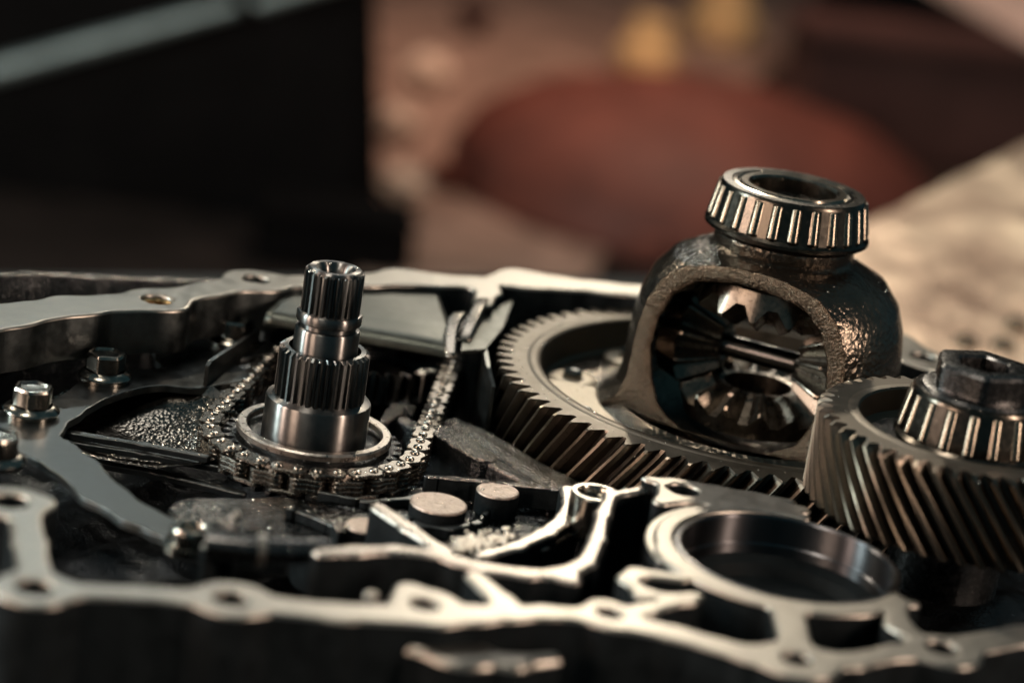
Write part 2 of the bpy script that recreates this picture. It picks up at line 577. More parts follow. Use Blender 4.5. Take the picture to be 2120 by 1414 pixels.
# ---- front flange with the bearing seat
RX, RY, RR = 10.8, -20.2, 3.9
o = Outline(k=0.4, wob=0.004, step=0.11)
Z0 = 0.0
o.bar([(-60, 1030, 0.7), (30, 1040, 0.75)], Z0).disc(22, 1036, 1.3, Z0).disc(80, 1036, 0.55, Z0)
o.bar([(50, 1055, 0.55), (62, 1120, 0.5), (75, 1200, 0.55)], Z0).disc(70, 1215, 1.3, Z0)
o.bar([(72, 1215, 0.6), (280, 1224, 0.40), (480, 1238, 0.7)], Z0).disc(482, 1237, 1.32, Z0)
o.bar([(480, 1240, 0.7), (700, 1264, 0.6), (900, 1270, 0.75), (985, 1268, 0.6), (1130, 1264, 0.42), (1220, 1270, 0.5)], Z0)
o.disc(882, 1247, 1.2, Z0).disc(848, 1217, 0.5, Z0).disc(770, 1226, 0.26, Z0)
o.bar([(1220, 1270, 0.5), (1265, 1278, 0.75), (1400, 1308, 0.5), (1560, 1352, 0.6), (1650, 1368, 0.9)], Z0).disc(1255, 1258, 0.75, Z0)
o.disc(1650, 1364, 1.42, Z0)
o.bar([(1650, 1365, 0.8), (1760, 1364, 0.5), (1860, 1346, 0.5), (1955, 1345, 0.8)], Z0).disc(1957, 1345, 1.25, Z0)
o.bar([(1955, 1340, 0.7), (2120, 1312, 0.65), (2300, 1280, 0.7)], Z0)
o.ring_xy(RX, RY, RR + 0.42, 0.36, 80, 322)
o.ring_xy(RX, RY, RR + 0.5, 0.4, 195, 305)
o.bar([(1370, 1035, 0.35), (1420, 1015, 1.0), (1500, 1030, 0.9), (1580, 1040, 0.7), (1660, 1052, 0.35)], Z0)
o.bar([(1340, 988, 0.2), (1400, 1000, 0.5), (1480, 1010, 0.35), (1560, 1022, 0.25), (1640, 1036, 0.2)], Z0)
o.bar([(1630, 1255, 0.6), (1650, 1340, 0.55)], Z0)
o.bar([(1850, 1235, 0.4), (1862, 1290, 0.45), (1900, 1320, 0.45)], Z0)
o.bar([(1820, 1240, 0.4), (1895, 1248, 0.18)], Z0).bar([(1835, 1225, 0.3), (1845, 1195, 0.1)], Z0)
o.bar([(1410, 1192, 0.3), (1318, 1182, 0.3), (1300, 1194, 0.28), (1335, 1226, 0.3), (1425, 1238, 0.3)], Z0)
o.bar([(1440, 1230, 0.3), (1340, 1256, 0.33), (1270, 1272, 0.5)], Z0)
o.bar([(1050, 1262, 0.55), (1040, 1240, 0.42), (985, 1190, 0.36)], Z0)
for hx, hy, hr in ((20, 1035, .66), (72, 1213, .6), (480, 1237, .56), (880, 1249, .5), (1262, 1268, .45), (1650, 1362, .52), (1950, 1338, .54), (1415, 1012, .62)):
    o.hole(hx, hy, hr, Z0)
o.hole_xy(RX, RY, RR + 0.17)
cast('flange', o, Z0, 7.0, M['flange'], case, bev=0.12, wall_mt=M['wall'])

# ---- rear flange
o = Outline(k=0.7)
Z1 = 0.0
o.bar([(-80, 672, 1.35), (0, 652, 1.3), (150, 631, 1.1), (325, 620, 1.1)], Z1).disc(325, 620, 1.4, Z1)
o.bar([(325, 617, 1.0), (430, 597, 0.75), (530, 581, 1.0)], Z1).disc(532, 579, 1.5, Z1)
o.bar([(530, 581, 0.9), (600, 582, 0.7)], Z1)
for hx, hy, hr in ((325, 619, .66), (530, 577, .6)):
    o.hole(hx, hy, hr, Z1)
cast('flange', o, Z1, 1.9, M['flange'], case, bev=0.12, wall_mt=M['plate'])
o = Outline(k=0.7)
Z1 = -0.02
o.bar([(590, 582, 0.7), (640, 581, 0.7), (760, 579, 0.7), (840, 572, 1.1), (900, 578, 0.8), (990, 584, 0.9)], Z1)
o.bar([(990, 584, 0.7), (1010, 600, 0.5), (1000, 625, 0.5)], Z1)
o.bar([(1045, 578, 0.9), (1090, 577, 1.4), (1160, 585, 0.9), (1250, 594, 0.85), (1350, 604, 0.9), (1500, 618, 0.8), (1700, 655, 0.8), (1850, 700, 1.0), (1910, 740, 1.2), (2010, 790, 0.9), (2300, 840, 0.9)], Z1)
o.hole(1912, 738, .6, Z1)
cast('flange', o, Z1, 7.0, M['flange'], case, bev=0.12, wall_mt=M['wall'])

# a dull brass insert in one of the rear holes
x, y = P(325, 619, 0)[:2]
b = B().lathe([(0.645, -0.2), (0.55, -0.25), (0.55, -1.2), (0.645, -1.2)], 32)
link('hole_insert', b.mesh('hole_insert', mat('brass_insert', (0.62, 0.42, 0.20), 0.3, 1, 300, rvar=0.08)), case, (x, y, 0))

# ---- rough outer lip behind the rear flange on the left
o = Outline(k=0.5)
o.bar([(-80, 570, 0.3), (60, 563, 0.25), (200, 570, 0.22), (330, 576, 0.25), (470, 580, 0.3)], -0.4)
cast('outer_lip', o, -0.4, 6.0, M['sparkle'], case, bev=0.08, wall_mt=M['oily'])

# ---- inner ribs of the case
def rib(pts, z, depth=5.0, mt='rib', name='rib', bev=0.1, holes=(), k=0.3, wall='wall', wob=0.012):
    o = Outline(k=k, wob=wob)
    for line in pts:
        if len(line) == 1:
            o.disc(*line[0], z)
        else:
            o.bar(line, z)
    for h in holes:
        o.hole(*h, z)
    return cast(name, o, z, depth, M[mt], case, bev=bev, wall_mt=M[wall])

rib([[(665, 1140, .32), (740, 1136, .33), (820, 1134, .30), (900, 1142, .27), (950, 1158, .3), (1000, 1172, .38), (1090, 1184, .32), (1165, 1186, .38), (1215, 1160, .33), (1238, 1110, .3), (1250, 1060, .28), (1266, 1022, .26), (1340, 1008, .24), (1372, 996, .22)],
     [(1165, 1186, .5), (1185, 1196, .35)]], -0.35, bev=0.14)
rib([[(784, 1046, .33), (850, 1090, .3), (915, 1135, .3), (925, 1143, .3)]], -1.4, 2.2, bev=0.14)
rib([[(1178, 1010, .35), (1190, 1035, .45), (1172, 1070, .38), (1130, 1100, .32), (1070, 1128, .3), (1000, 1146, .3)]], -2.0, 1.5, bev=0.12)
rib([[(1195, 1060, .25), (1180, 1095, .25), (1120, 1128, .25), (1050, 1148, .25)]], -2.4, 1.2, bev=0.1, mt='rib')
rib([[(878, 984, .14), (940, 988, .14), (1000, 994, .13), (1080, 1002, .13), (1170, 1012, .16)]], -2.55, 0.9, bev=0.06, mt='sparkle')
# raised pads
rib([[(908, 1040, 1.12)]], -2.7, 1, mt='disc', name='boss', bev=0.08)
rib([[(1032, 1014, 0.86)]], -2.6, 1, mt='disc', name='boss', bev=0.08)
rib([[(755, 1086, 0.72), (775, 1086, 0.7)]], -2.6, 1, mt='disc', name='boss', bev=0.08)
rib([[(705, 1095, 0.2), (700, 1075, 0.2)]], -2.6, 1, mt='sparkle', name='boss', bev=0.08)
# shallow wet web of the casting round the pads, with thin ribs on it
rib([[(430, 1060, 1.5), (600, 1070, 1.9), (760, 1085, 2.2), (900, 1060, 2.4), (1040, 1040, 2.2), (1120, 1040, 1.6)], [(700, 1130, 1.6), (900, 1120, 1.8), (1060, 1100, 1.6)]], -3.5, 1.5, mt='web', name='web', bev=0.15, k=0.6)
rib([[(560, 1040, .12), (640, 1062, .14), (700, 1090, .14), (730, 1120, .12)]], -3.1, 0.8, mt='plate', bev=0.06)
rib([[(830, 1060, .12), (870, 1085, .14), (930, 1092, .14), (990, 1080, .12), (1010, 1056, .12)]], -3.1, 0.8, mt='plate', bev=0.06)
rib([[(640, 1010, .12), (760, 1036, .13), (850, 1030, .12), (885, 1005, .1)]], -3.2, 0.8, mt='plate', bev=0.06)
# rough rims beside the ring gear
rib([[(940, 868, .55), (985, 890, .7), (1040, 920, .75), (1100, 958, .8), (1160, 990, .85), (1200, 1012, .6)]], -2.9, 4, mt='sparkle', bev=0.45, wall='oily')
rib([[(912, 888, .55), (960, 915, .6), (1000, 940, .6)]], -2.6, 4, mt='sparkle', bev=0.1, wall='oily')
rib([[(1003, 944, .4), (1050, 970, .35), (1100, 1000, .35), (1140, 1014, .35)]], -2.75, 4, mt='sparkle', bev=0.15, wall='oily')
rib([[(796, 868, .22), (815, 850, .28), (822, 842, .25)]], -2.9, 3, mt='sparkle', bev=0.1, wall='oily')
rib([[(836, 866, .28), (862, 880, .3), (890, 898, .28)]], -2.9, 3, mt='sparkle', bev=0.1, wall='oily')
rib([[(820, 836, .3), (850, 838, .2), (848, 855, .15)]], -3.1, 3, mt='sparkle', bev=0.1, wall='oily')
# knobbly casting flash
b = B()
for i in range(190):
    t, s_ = random.random(), random.gauss(0, 1)
    px, py = 945 + t * 110 + random.gauss(0, 6), 1128 - t * 18 + random.gauss(0, 9)
    q = P(px, py, -2.0)
    bm = bmesh.new()
    bmesh.ops.create_icosphere(bm, subdivisions=2, radius=random.uniform(0.045, 0.10))
    b.bm(bm, Matrix.Translation(q) @ Matrix.Diagonal((1, 1, random.uniform(0.6, 1.1), 1)))
fl = link('casting_flash', b.mesh('casting_flash', mat('bright_flash', (0.75, 0.69, 0.6), 0.4, 1)), case)
rib([[(945, 1128, .5), (1000, 1122, .6), (1060, 1108, .45)]], -2.05, 1.5, mt='sparkle', name='rib', bev=0.2)
# dark pipe running into the bright rib on the left
b = B().tube([P(430, 1128, -0.9), P(520, 1138, -0.8), P(600, 1142, -0.75), P(680, 1141, -0.7)], [0.5, 0.46, 0.44, 0.42], 20)
link('oil_pipe', b.mesh('oil_pipe', M['nut']), case)
b = B().tube([P(532, 1139, -0.8), P(548, 1140, -0.8)], [0.56, 0.56], 24)
link('pipe_collar', b.mesh('pipe_collar', M['flange']), case)
rib([[(430, 1128, .25), (470, 1080, .2), (500, 1050, .12)]], -0.9, 3, mt='rib', bev=0.1)
rib([[(455, 1068, .25), (478, 1085, .25)]], -0.6, 3, mt='sparkle', bev=0.1)
# stepped ledges under the round recess
rib([[(146, 893, .20), (300, 918, .16), (430, 943, .16)]], -3.0, 0.25, mt='plate', name='ledge', bev=0.06, wob=0.01)
rib([[(150, 912, .18), (300, 936, .16), (460, 964, .16)]], -3.35, 0.25, mt='plate', name='ledge', bev=0.06, wob=0.01)
rib([[(175, 948, .2), (330, 976, .2), (500, 1018, .2)]], -3.8, 0.25, mt='plate', name='ledge', bev=0.06, wob=0.01)

# ---- floor of the case, rough and oily
def rough_floor(name, z, x0, x1, y0, y1, nx, ny, amp, mt, parent):
    xs, ys = np.linspace(x0, x1, nx), np.linspace(y0, y1, ny)
    X, Y = np.meshgrid(xs, ys)
    H = z + amp * (np.sin(X * 0.9 + np.sin(Y * 0.7)) * np.sin(Y * 0.8 + 0.6 * np.sin(X * 1.1)) + 0.35 * np.sin(X * 2.7 + Y * 1.3) * np.sin(Y * 3.1))
    V = np.c_[X.ravel(), Y.ravel(), H.ravel()]
    i = (np.arange(ny - 1)[:, None] * nx + np.arange(nx - 1)[None]).ravel()
    F = np.c_[i, i + 1, i + nx + 1, i + nx]
    return link(name, mesh_of(name, V, F, mt, 180), parent)

rough_floor('floor', -6.4, -27, 27, -31.5, 14, 160, 150, 0.35, M['oily'], case)
# round recess with wet sparkling bottom
cx, cy = P(290, 905, -3.3)[:2]
n = 190
q = np.linspace(-4.6, 4.6, n)
X, Y = np.meshgrid(q, q)
rr_ = np.hypot(X, Y)
H = -1.15 + 0.052 * rr_ ** 2
g = RNG.normal(0, 1, (n, n))
wet_ = np.clip(0.55 + 0.45 * np.sin(X * 1.1 + 0.8 * np.sin(Y * 1.3)) - 0.12 * Y, 0.12, 1.0)
H = H + wet_ * (0.014 * g + 0.014 * np.roll(g, 1, 0)) + 0.03 * np.sin(X * 2.3 + np.sin(Y * 1.9)) * np.sin(Y * 2.1)
V = np.c_[(X + RNG.normal(0, 0.012, X.shape)).ravel(), Y.ravel(), H.ravel()]
i_ = (np.arange(n - 1)[:, None] * n + np.arange(n - 1)[None]).ravel()
F = np.c_[i_, i_ + 1, i_ + n + 1, i_ + n]
keep = (rr_.ravel()[F] < 4.15).all(axis=1)
link('round_recess', mesh_of('round_recess', V, F[keep], mat('wet_grainy_casting', (0.17, 0.155, 0.135), 0.2, 1, 300, rvar=0.05, cvar=0.3), 180), case, (cx, cy + 1.0, -2.75), (radians(4), 0, 0))

# ---- mounting lug low on the outside of the front wall
o = Outline(k=0.8)
o.bar([(870, 1325, 0.7), (960, 1345, 0.75), (1060, 1362, 0.35), (1165, 1352, 0.25)], -0.8)
o.disc(950, 1342, 0.85, -0.8)
cast('mounting_lug', o, -0.8, 1.6, M['flange'], case, bev=0.25, wall_mt=M['wall'])
o = Outline(k=0.15, wob=0.0)
o.ring_xy(RX, RY, RR + 1.02, 0.13, 105, 205)
cast('seat_lip', o, -0.12, 2.0, M['flange'], case, bev=0.06, wall_mt=M['oily'])
# ---- steel race pressed into the bearing seat, and the dark bottom of the bore
b = B().lathe([(RR + 0.16, -2.7), (RR + 0.16, -0.10), (RR + 0.10, -0.06), (RR - 0.04, -0.06), (RR - 0.10, -0.13), (RR - 0.10, -1.1), (RR - 0.14, -1.15), (RR - 0.2, -1.18), (RR - 0.2, -2.7)], 128)
link('bearing_race', b.mesh('bearing_race', M['race']), case, (RX, RY, 0))
b = B().lathe([(RR - 0.15, -1.5), (RR - 0.9, -1.6), (RR - 1.2, -2.0), (0, -2.1)], 64)
link('bore_bottom', b.mesh('bore_bottom', M['wall']), case, (RX, RY, 0))


# ================================================================== plate on the left with its bolts
ZP = -2.5
o = Outline(k=0.5, wob=0.0)
o.bar([(-60, 880, 1.6), (40, 880, 1.6), (120, 850, 0.8), (200, 805, 0.8), (300, 780, 0.9), (390, 782, 1.1), (440, 768, 1.5)], ZP)
o.bar([(380, 775, 1.0), (400, 730, 1.1), (470, 722, 1.2), (520, 715, 1.0)], ZP)
o.bar([(350, 745, 0.6), (360, 720, 0.8), (430, 712, 1.2)], ZP)
o.bar([(20, 900, 1.5), (95, 925, 1.1), (150, 960, 0.95), (215, 1020, 0.85), (290, 1066, 0.75), (350, 1092, 0.7), (400, 1108, 0.75)], ZP)
o.disc(400, 1112, 0.95, ZP)
plate = thing('retainer_plate', 'smooth dark grey steel plate bolted inside the case at left, one edge bent up', 'plate', (*P(215, 800, ZP)[:2], ZP))
org = (*P(215, 800, ZP)[:2], ZP)
cast('plate', o, ZP, 0.3, M['plate'], plate, origin=org, bev=0.05)
A, C_ = P(424, 800, ZP), P(533, 712, ZP)
b = B()
d = (C_ - A) / np.linalg.norm(C_ - A)
nrm = np.array([-d[1], d[0], 0])
L = np.linalg.norm(C_ - A)
prof2 = [(0, -0.3), (L, -0.3), (L, 0.55), (L - 0.3, 0.75), (0.3, 1.05), (0.0, 0.9)]
V = [tuple(A - np.array(org) + d * u + np.array([0, 0, w]) + nrm * s_) for s_ in (-0.08, 0.08) for u, w in prof2]
n = len(prof2)
b.add(V, [tuple(range(n)), tuple(range(2 * n - 1, n - 1, -1))] + [(i, (i + 1) % n, n + (i + 1) % n, n + i) for i in range(n)])
link('bent_edge', b.mesh('bent_edge', M['plate']), plate)
# bracket under the bent edge
q0, q1 = P(425, 812, ZP - 0.3), P(470, 850, ZP - 0.9)
b = B().tube([q0 - np.array(org), (q0 + q1) / 2 - np.array(org), q1 - np.array(org)], [0.45, 0.42, 0.4], 4)
link('bracket', b.mesh('bracket', M['rib']), plate)


def hex_bolt(px, py, z, label, r=0.80, a0=0.3, group='hex flange bolts', h=1.0):
    x, y = P(px, py, z)[:2]
    t = thing('hex_bolt', label, 'bolt', (x, y, z), group=group)
    b = B()
    b.lathe([(0, 0.0), (r * 1.36, 0.0), (r * 1.40, 0.05), (r * 1.34, 0.13), (r * 1.1, 0.24), (r * 1.02, 0.27)], 48)
    b.lathe([(r * 0.98, -0.16), (r * 1.30, -0.16), (r * 1.30, -0.015), (r * 0.98, -0.015)], 48)
    link('flange_washer', b.mesh('flange_washer', M['bolt']), t, (0, 0, 0.17))
    b = B()
    hx = hexagon(r, a0)
    n = len(hx)
    lv = [(1.0, 0.22), (1.0, h - 0.1), (0.93, h), (0.78, h + 0.015), (0.70, h - 0.07), (0.0, h - 0.10)]
    V = [(px_ * s_, py_ * s_, z_) for s_, z_ in lv[:-1] for px_, py_ in hx] + [(0, 0, lv[-1][1])]
    F = []
    for l in range(len(lv) - 2):
        F += [(l * n + i, l * n + (i + 1) % n, (l + 1) * n + (i + 1) % n, (l + 1) * n + i) for i in range(n)]
    l = len(lv) - 2
    F += [(l * n + i, l * n + (i + 1) % n, len(V) - 1) for i in range(n)]
    b.add(V, F)
    link('hex_head', b.mesh('hex_head', M['bolt'], 25), t, (0, 0, 0.17))
    return t


hex_bolt(216, 785, ZP, 'sharp bright hex flange bolt between the black cavity and the round grainy recess')
hex_bolt(64, 858, ZP, 'hex flange bolt near the left edge, below the black cavity on the grey plate', a0=0.55)
hex_bolt(482, 712, ZP, 'blurred hex flange bolt behind the bent up edge of the grey plate', a0=0.1)
hex_bolt(-8, 960, ZP, 'hex flange bolt cut off by the left picture edge', a0=0.8)
# threaded bushing at the end of the plate
x, y = P(398, 1110, ZP + 0.3)[:2]
t = thing('threaded_bushing', 'shiny threaded bushing ring at the lower right tip of the grey plate', 'bushing', (x, y, ZP))
b = B().lathe([(0.40, -0.2), (0.40, 0.55), (0.50, 0.68), (0.74, 0.68), (0.82, 0.55), (0.80, 0.1), (1.0, 0.06), (1.02, -0.2)], 48)
link('collar', b.mesh('collar', M['bolt']), t)
b = B().lathe([(0.39, 0.3), (0.3, 0.34), (0.0, 0.34)], 32)
link('stud', b.mesh('stud', M['nut']), t)
# small socket bolt by the ring gear
x, y = P(1233, 1022, -0.9)[:2]
t = thing('socket_bolt', 'small round socket bolt in front of the ring gear teeth', 'bolt', (x, y, -0.9))
b = B().lathe([(0.95, -1.5), (0.95, 0.0), (0.88, 0.08), (0.74, 0.08), (0.68, 0.0), (0.66, -0.2), (0.5, -0.25), (0.36, -0.25), (0.34, -0.6), (0, -0.6)], 48)
link('bolt_head', b.mesh('bolt_head', M['bolt']), t)


# ================================================================== cover plate behind the shaft
cv = thing('cover_plate', 'grey-green sheet metal cover with rolled front edge lying behind the splined shaft', 'cover', (*P(760, 650, -0.5)[:2], -0.5))
org = np.array([*P(760, 650, -0.5)[:2], -0.5])
def sheet(pts, z, th=0.15):
    q = [P(px, py, z + dz) - org for px, py, dz in pts]
    V = [tuple(v) for v in q] + [tuple(v - np.array([0, 0, th])) for v in q]
    n = len(q)
    return V, [tuple(range(n)), tuple(range(2 * n - 1, n - 1, -1))] + [(i, (i + 1) % n, n + (i + 1) % n, n + i) for i in range(n)]
b = B()
# the top sheet as a grid with a soft step and a rolled front edge
f0, f1 = P(548, 648, -0.5), P(948, 722, -0.5)
g0, g1 = P(640, 592, -0.5), P(900, 600, -0.5)
nu, nv = 24, 16
V = []
for j in range(nv + 1):
    t_ = j / nv
    for i in range(nu + 1):
        u = i / nu
        p = (f0 * (1 - u) + f1 * u) * (1 - t_) + (g0 * (1 - u) + g1 * u) * t_
        dz = -0.45 * max(0, 1 - t_ / 0.09) ** 2 - 0.12 * (1 / (1 + math.exp((t_ - 0.24) * 60))) + 0.02 * sin(9 * u + 4 * t_)
        V.append(tuple(p - org + np.array([0, 0, dz])))
F = [(j * (nu + 1) + i, j * (nu + 1) + i + 1, (j + 1) * (nu + 1) + i + 1, (j + 1) * (nu + 1) + i) for j in range(nv) for i in range(nu)]
b.add(V, F)
me = b.mesh('cover_sheet', M['cover'], 60)
so = link('cover_sheet', me, cv)
md = so.modifiers.new('thick', 'SOLIDIFY')
md.thickness = 0.16 * K
md.offset = -1
V, F = sheet([(985, 655, 0), (1062, 622, 0), (1040, 680, 0), (1005, 722, -0.1), (955, 726, -0.1), (960, 690, 0)], -0.55)
link('side_flap', B().add(V, F).mesh('side_flap', M['cover']), cv)
# wavy spring clip
cl = thing('spring_clip', 'bent shiny spring clip looped over the right end of the sheet metal cover', 'clip', (*P(950, 690, -0.4)[:2], -0.4))
org2 = np.array([*P(950, 690, -0.4)[:2], -0.4])
b = B()
path = [(935, 726, -0.4), (930, 700, 0.1), (938, 676, 0.5), (955, 664, 0.5), (962, 680, 0.0), (956, 706, -0.35), (968, 690, 0.2), (985, 660, 0.6), (998, 640, 0.5), (1000, 620, 0.1)]
V = []
for px, py, dz in path:
    p = P(px, py, -0.4) - org2
    V += [tuple(p + np.array([-0.28, 0, dz])), tuple(p + np.array([0.28, 0.1, dz + 0.05]))]
F = [(2 * i, 2 * i + 1, 2 * i + 3, 2 * i + 2) for i in range(len(path) - 1)]
so = link('clip_strip', B().add(V, F).mesh('clip_strip', M['chain'], 180), cl)
md = so.modifiers.new('smooth', 'SUBSURF')
md.levels = md.render_levels = 2
md = so.modifiers.new('thick', 'SOLIDIFY')
md.thickness = 0.07 * K
# upright guard between chain and ring gear
gd = thing('guard_plate', 'thin upright black guard plate standing left of the big ring gear', 'guard', (*P(1010, 800, -2.5)[:2], -2.5))
org3 = np.array([*P(1010, 800, -2.5)[:2], -2.5])
e0, e1, e2 = P(1000, 716, -0.7), P(1008, 760, -0.9), P(1018, 800, -1.4)
V = []
for p in (e0, e1, e2):
    for z_ in (p[2], -5.5):
        q = np.array([p[0], p[1], z_]) - org3
        V += [tuple(q), tuple(q + np.array([0.16, 0.03, 0]))]
F = []
for i in range(2):
    a = i * 4
    F += [(a, a + 4, a + 5, a + 1), (a, a + 2, a + 6, a + 4), (a + 1, a + 5, a + 7, a + 3), (a + 2, a + 3, a + 7, a + 6)]
F += [(0, 1, 3, 2), (8, 10, 11, 9)]
link('guard_sheet', B().add(V, F).mesh('guard_sheet', M['plate'], 20), gd)


# ================================================================== input shaft with sprocket
SX, SY = -7.3, -8.25
sh = thing('splined_shaft', 'dark oily splined input shaft standing upright inside the chain loop', 'shaft', (SX, SY, -4.0))
def at(z):
    return (0, 0, z + 4.0)
b = B()
b.lathe([(0, 3.1), (0.55, 3.15), (0.58, 4.1), (0.66, 4.32), (0.80, 4.44), (1.02, 4.44), (1.10, 4.36), (1.08, 4.25)], 64)
link('shaft_tip', b.mesh('shaft_tip', M['shaft']), sh, at(0))
b = B()
gear_mesh(b, 26, 1.05, 1.19, 4.34, 2.62, 0.0, 0.9, cham=0.05, layers=1)
link('spline', b.mesh('spline', M['spline'], 30), sh, at(0))
b = B()
b.lathe([(1.0, 2.7), (1.26, 2.64), (1.31, 2.56), (1.31, 2.3), (1.26, 2.22), (1.13, 2.2), (1.13, 2.02), (1.26, 1.98), (1.30, 1.9), (1.30, 0.9)], 96)
link('shaft_neck', b.mesh('shaft_neck', M['shaft']), sh, at(0))
b = B()
gear_mesh(b, 34, 1.66, 1.82, 1.12, -1.0, 0.0, 1.45, cham=0.12, layers=1)
link('spline', b.mesh('spline', M['spline'], 30), sh, at(0))
b = B()
b.lathe([(1.2, -0.75), (1.85, -0.9), (2.08, -1.0), (2.12, -1.08), (2.12, -2.9), (2.05, -3.1)], 96)
link('journal', b.mesh('journal', M['shaft']), sh, at(0))
b = B()
b.lathe([(2.72, -2.55), (2.72, -2.32), (2.77, -2.27), (3.06, -2.27), (3.13, -2.34), (3.13, -2.55), (2.72, -2.55)], 96)
b.lathe([(2.1, -2.95), (2.65, -2.9)], 96)
link('collar', b.mesh('collar', M['rib']), sh, at(0))
b = B()
gear_mesh(b, 34, 3.3, 3.66, -2.75, -4.2, 0.0, 2.0, cham=0.06, layers=1)
link('sprocket', b.mesh('sprocket', M['oily'], 30), sh, at(0))

# ---- drive chain
ZC = -2.55
C1, R1 = np.array([SX, SY]), 4.18
C2, R2 = np.array([-6.15, 4.2]), 3.7
ch = thing('drive_chain', 'oily steel link chain looped round the sprocket of the splined shaft', 'chain', (SX, SY, ZC))
dv = C2 - C1
Ld = np.linalg.norm(dv)
base_a = atan2(dv[1], dv[0])
off = math.acos((R1 - R2) / Ld)
path = []
aL, aR = base_a + off, base_a - off
for i in range(121):                                       # round the near sprocket, from left tangent to right tangent
    a = aL + (2 * pi - 2 * off) * i / 120
    path.append(C1 + R1 * np.array([cos(a), sin(a)]))
for i in range(121):
    a = aR + (2 * off) * i / 120
    path.append(C2 + R2 * np.array([cos(a), sin(a)]))
path.append(path[0])
path = np.array(path)
seg = np.r_[0, np.cumsum(np.hypot(*np.diff(path, axis=0).T))]
total = seg[-1]
npit = int(round(total / 0.78 / 2)) * 2
pitch = total / npit
pins = np.array([[np.interp(i * pitch, seg, path[:, 0]), np.interp(i * pitch, seg, path[:, 1])] for i in range(npit)])

def plate_outline(L, w, e):
    """side plate of a chain link: two round ends and a waist"""
    out = [(-L / 2 + e * cos(a), w * sin(a)) for a in np.linspace(pi / 2, 3 * pi / 2, 9)]
    out.append((0, -w * 0.84))
    out += [(L / 2 + e * cos(a), w * sin(a)) for a in np.linspace(-pi / 2, pi / 2, 9)]
    out.append((0, w * 0.84))
    return out

def link_mesh(name, tops, e):
    b = B()
    for zt, th in tops:
        b.prism(plate_outline(pitch, 0.45, e), zt - th, zt, 0.035)
    return b.mesh(name, M['chain'])

outer = link_mesh('outer_link', [(0.0, 0.13), (-0.86, 0.13)], 0.33)
inner = link_mesh('inner_link', [(-0.26, 0.14), (-0.44, 0.18), (-0.64, 0.18)], 0.36)
pin_me = B().lathe([(0.19, -1.0), (0.19, 0.02), (0.17, 0.065), (0.10, 0.095), (0.0, 0.10)], 14).mesh('pin', M['bolt'])
for i in range(npit):
    p, q = pins[i], pins[(i + 1) % npit]
    mid = (p + q) / 2
    o = link('link', outer if i % 2 == 0 else inner, ch, (mid[0] - SX, mid[1] - SY, 0), (0, 0, atan2(q[1] - p[1], q[0] - p[0])))
    if i % 2 == 0:
        link('pin', pin_me, o, (-pitch / 2, 0, 0))
        link('pin', pin_me, o, (pitch / 2, 0, 0))
# far sprocket, mostly under the cover
sp = thing('far_sprocket', 'dark toothed sprocket at the far end of the chain, under the sheet metal cover', 'sprocket', (*C2, -4.2))
b = B()
gear_mesh(b, 30, 3.05, 3.45, 1.5, 0.1, 0.0, 1.2, cham=0.06, layers=1)
link('sprocket_wheel', b.mesh('sprocket_wheel', M['spline'], 30), sp)
b = B().lathe([(0, 2.0), (1.1, 2.0), (1.2, 1.9), (1.2, 0)], 32)
link('hub', b.mesh('hub', M['oily']), sp)


# ================================================================== differential
DX, DY, DZ = 10.8, 0.8, -0.7
df = thing('differential', 'open differential with a big helical ring gear, windowed iron housing and roller bearing on top', 'differential', (DX, DY, DZ))
b = B()
gear_mesh(b, 76, 10.72, 11.42, 0.0, -3.0, -0.185, 10.0, cham=0.07, layers=6, tip=0.15, root=0.22)
rg = link('ring_gear', two_tone(b.mesh('ring_gear', M['gear'], 28), 10.72, 11.42), df)
b = B()
b.lathe([(10.05, 0.0), (9.98, 0.03), (9.55, 0.03), (9.47, -0.03), (9.40, -1.3), (9.2, -1.5)], 160)
link('gear_rim', b.mesh('gear_rim', M['gear_face']), df)
b = B()
b.lathe([(9.45, -1.42), (8.8, -1.5), (7.0, -1.45), (6.4, -1.3), (6.0, -1.0)], 128)
link('web', b.mesh('web', M['iron']), df)
# rough pads and bolts on the web, strong light put into the pads' colour
bm1 = B().lathe([(0.42, -0.4), (0.42, 0.04), (0.55, 0.12), (1.0, 0.10), (1.12, 0.0), (1.14, -0.5)], 40).mesh('bolt_pad', M['lit_rough'])
bm2 = B().lathe([(0.0, 0.12), (0.2, 0.13), (0.24, 0.3), (0.36, 0.34), (0.42, 0.3), (0.43, -0.1)], 24).mesh('ring_bolt', M['bolt'])
for i in range(10):
    a = radians(204 + 36 * i)
    pad = link('bolt_pad', bm1, df, (8.1 * cos(a), 8.1 * sin(a), -1.35))
    link('ring_bolt', bm2, pad, (0, 0, 0.05))
b = B()
b.lathe([(9.3, -1.35), (9.2, -1.18), (6.9, -1.18), (6.75, -1.4)], 24, a0=radians(176), a1=radians(228))
link('lit_pad', b.mesh('lit_pad', M['lit_rough']), df)

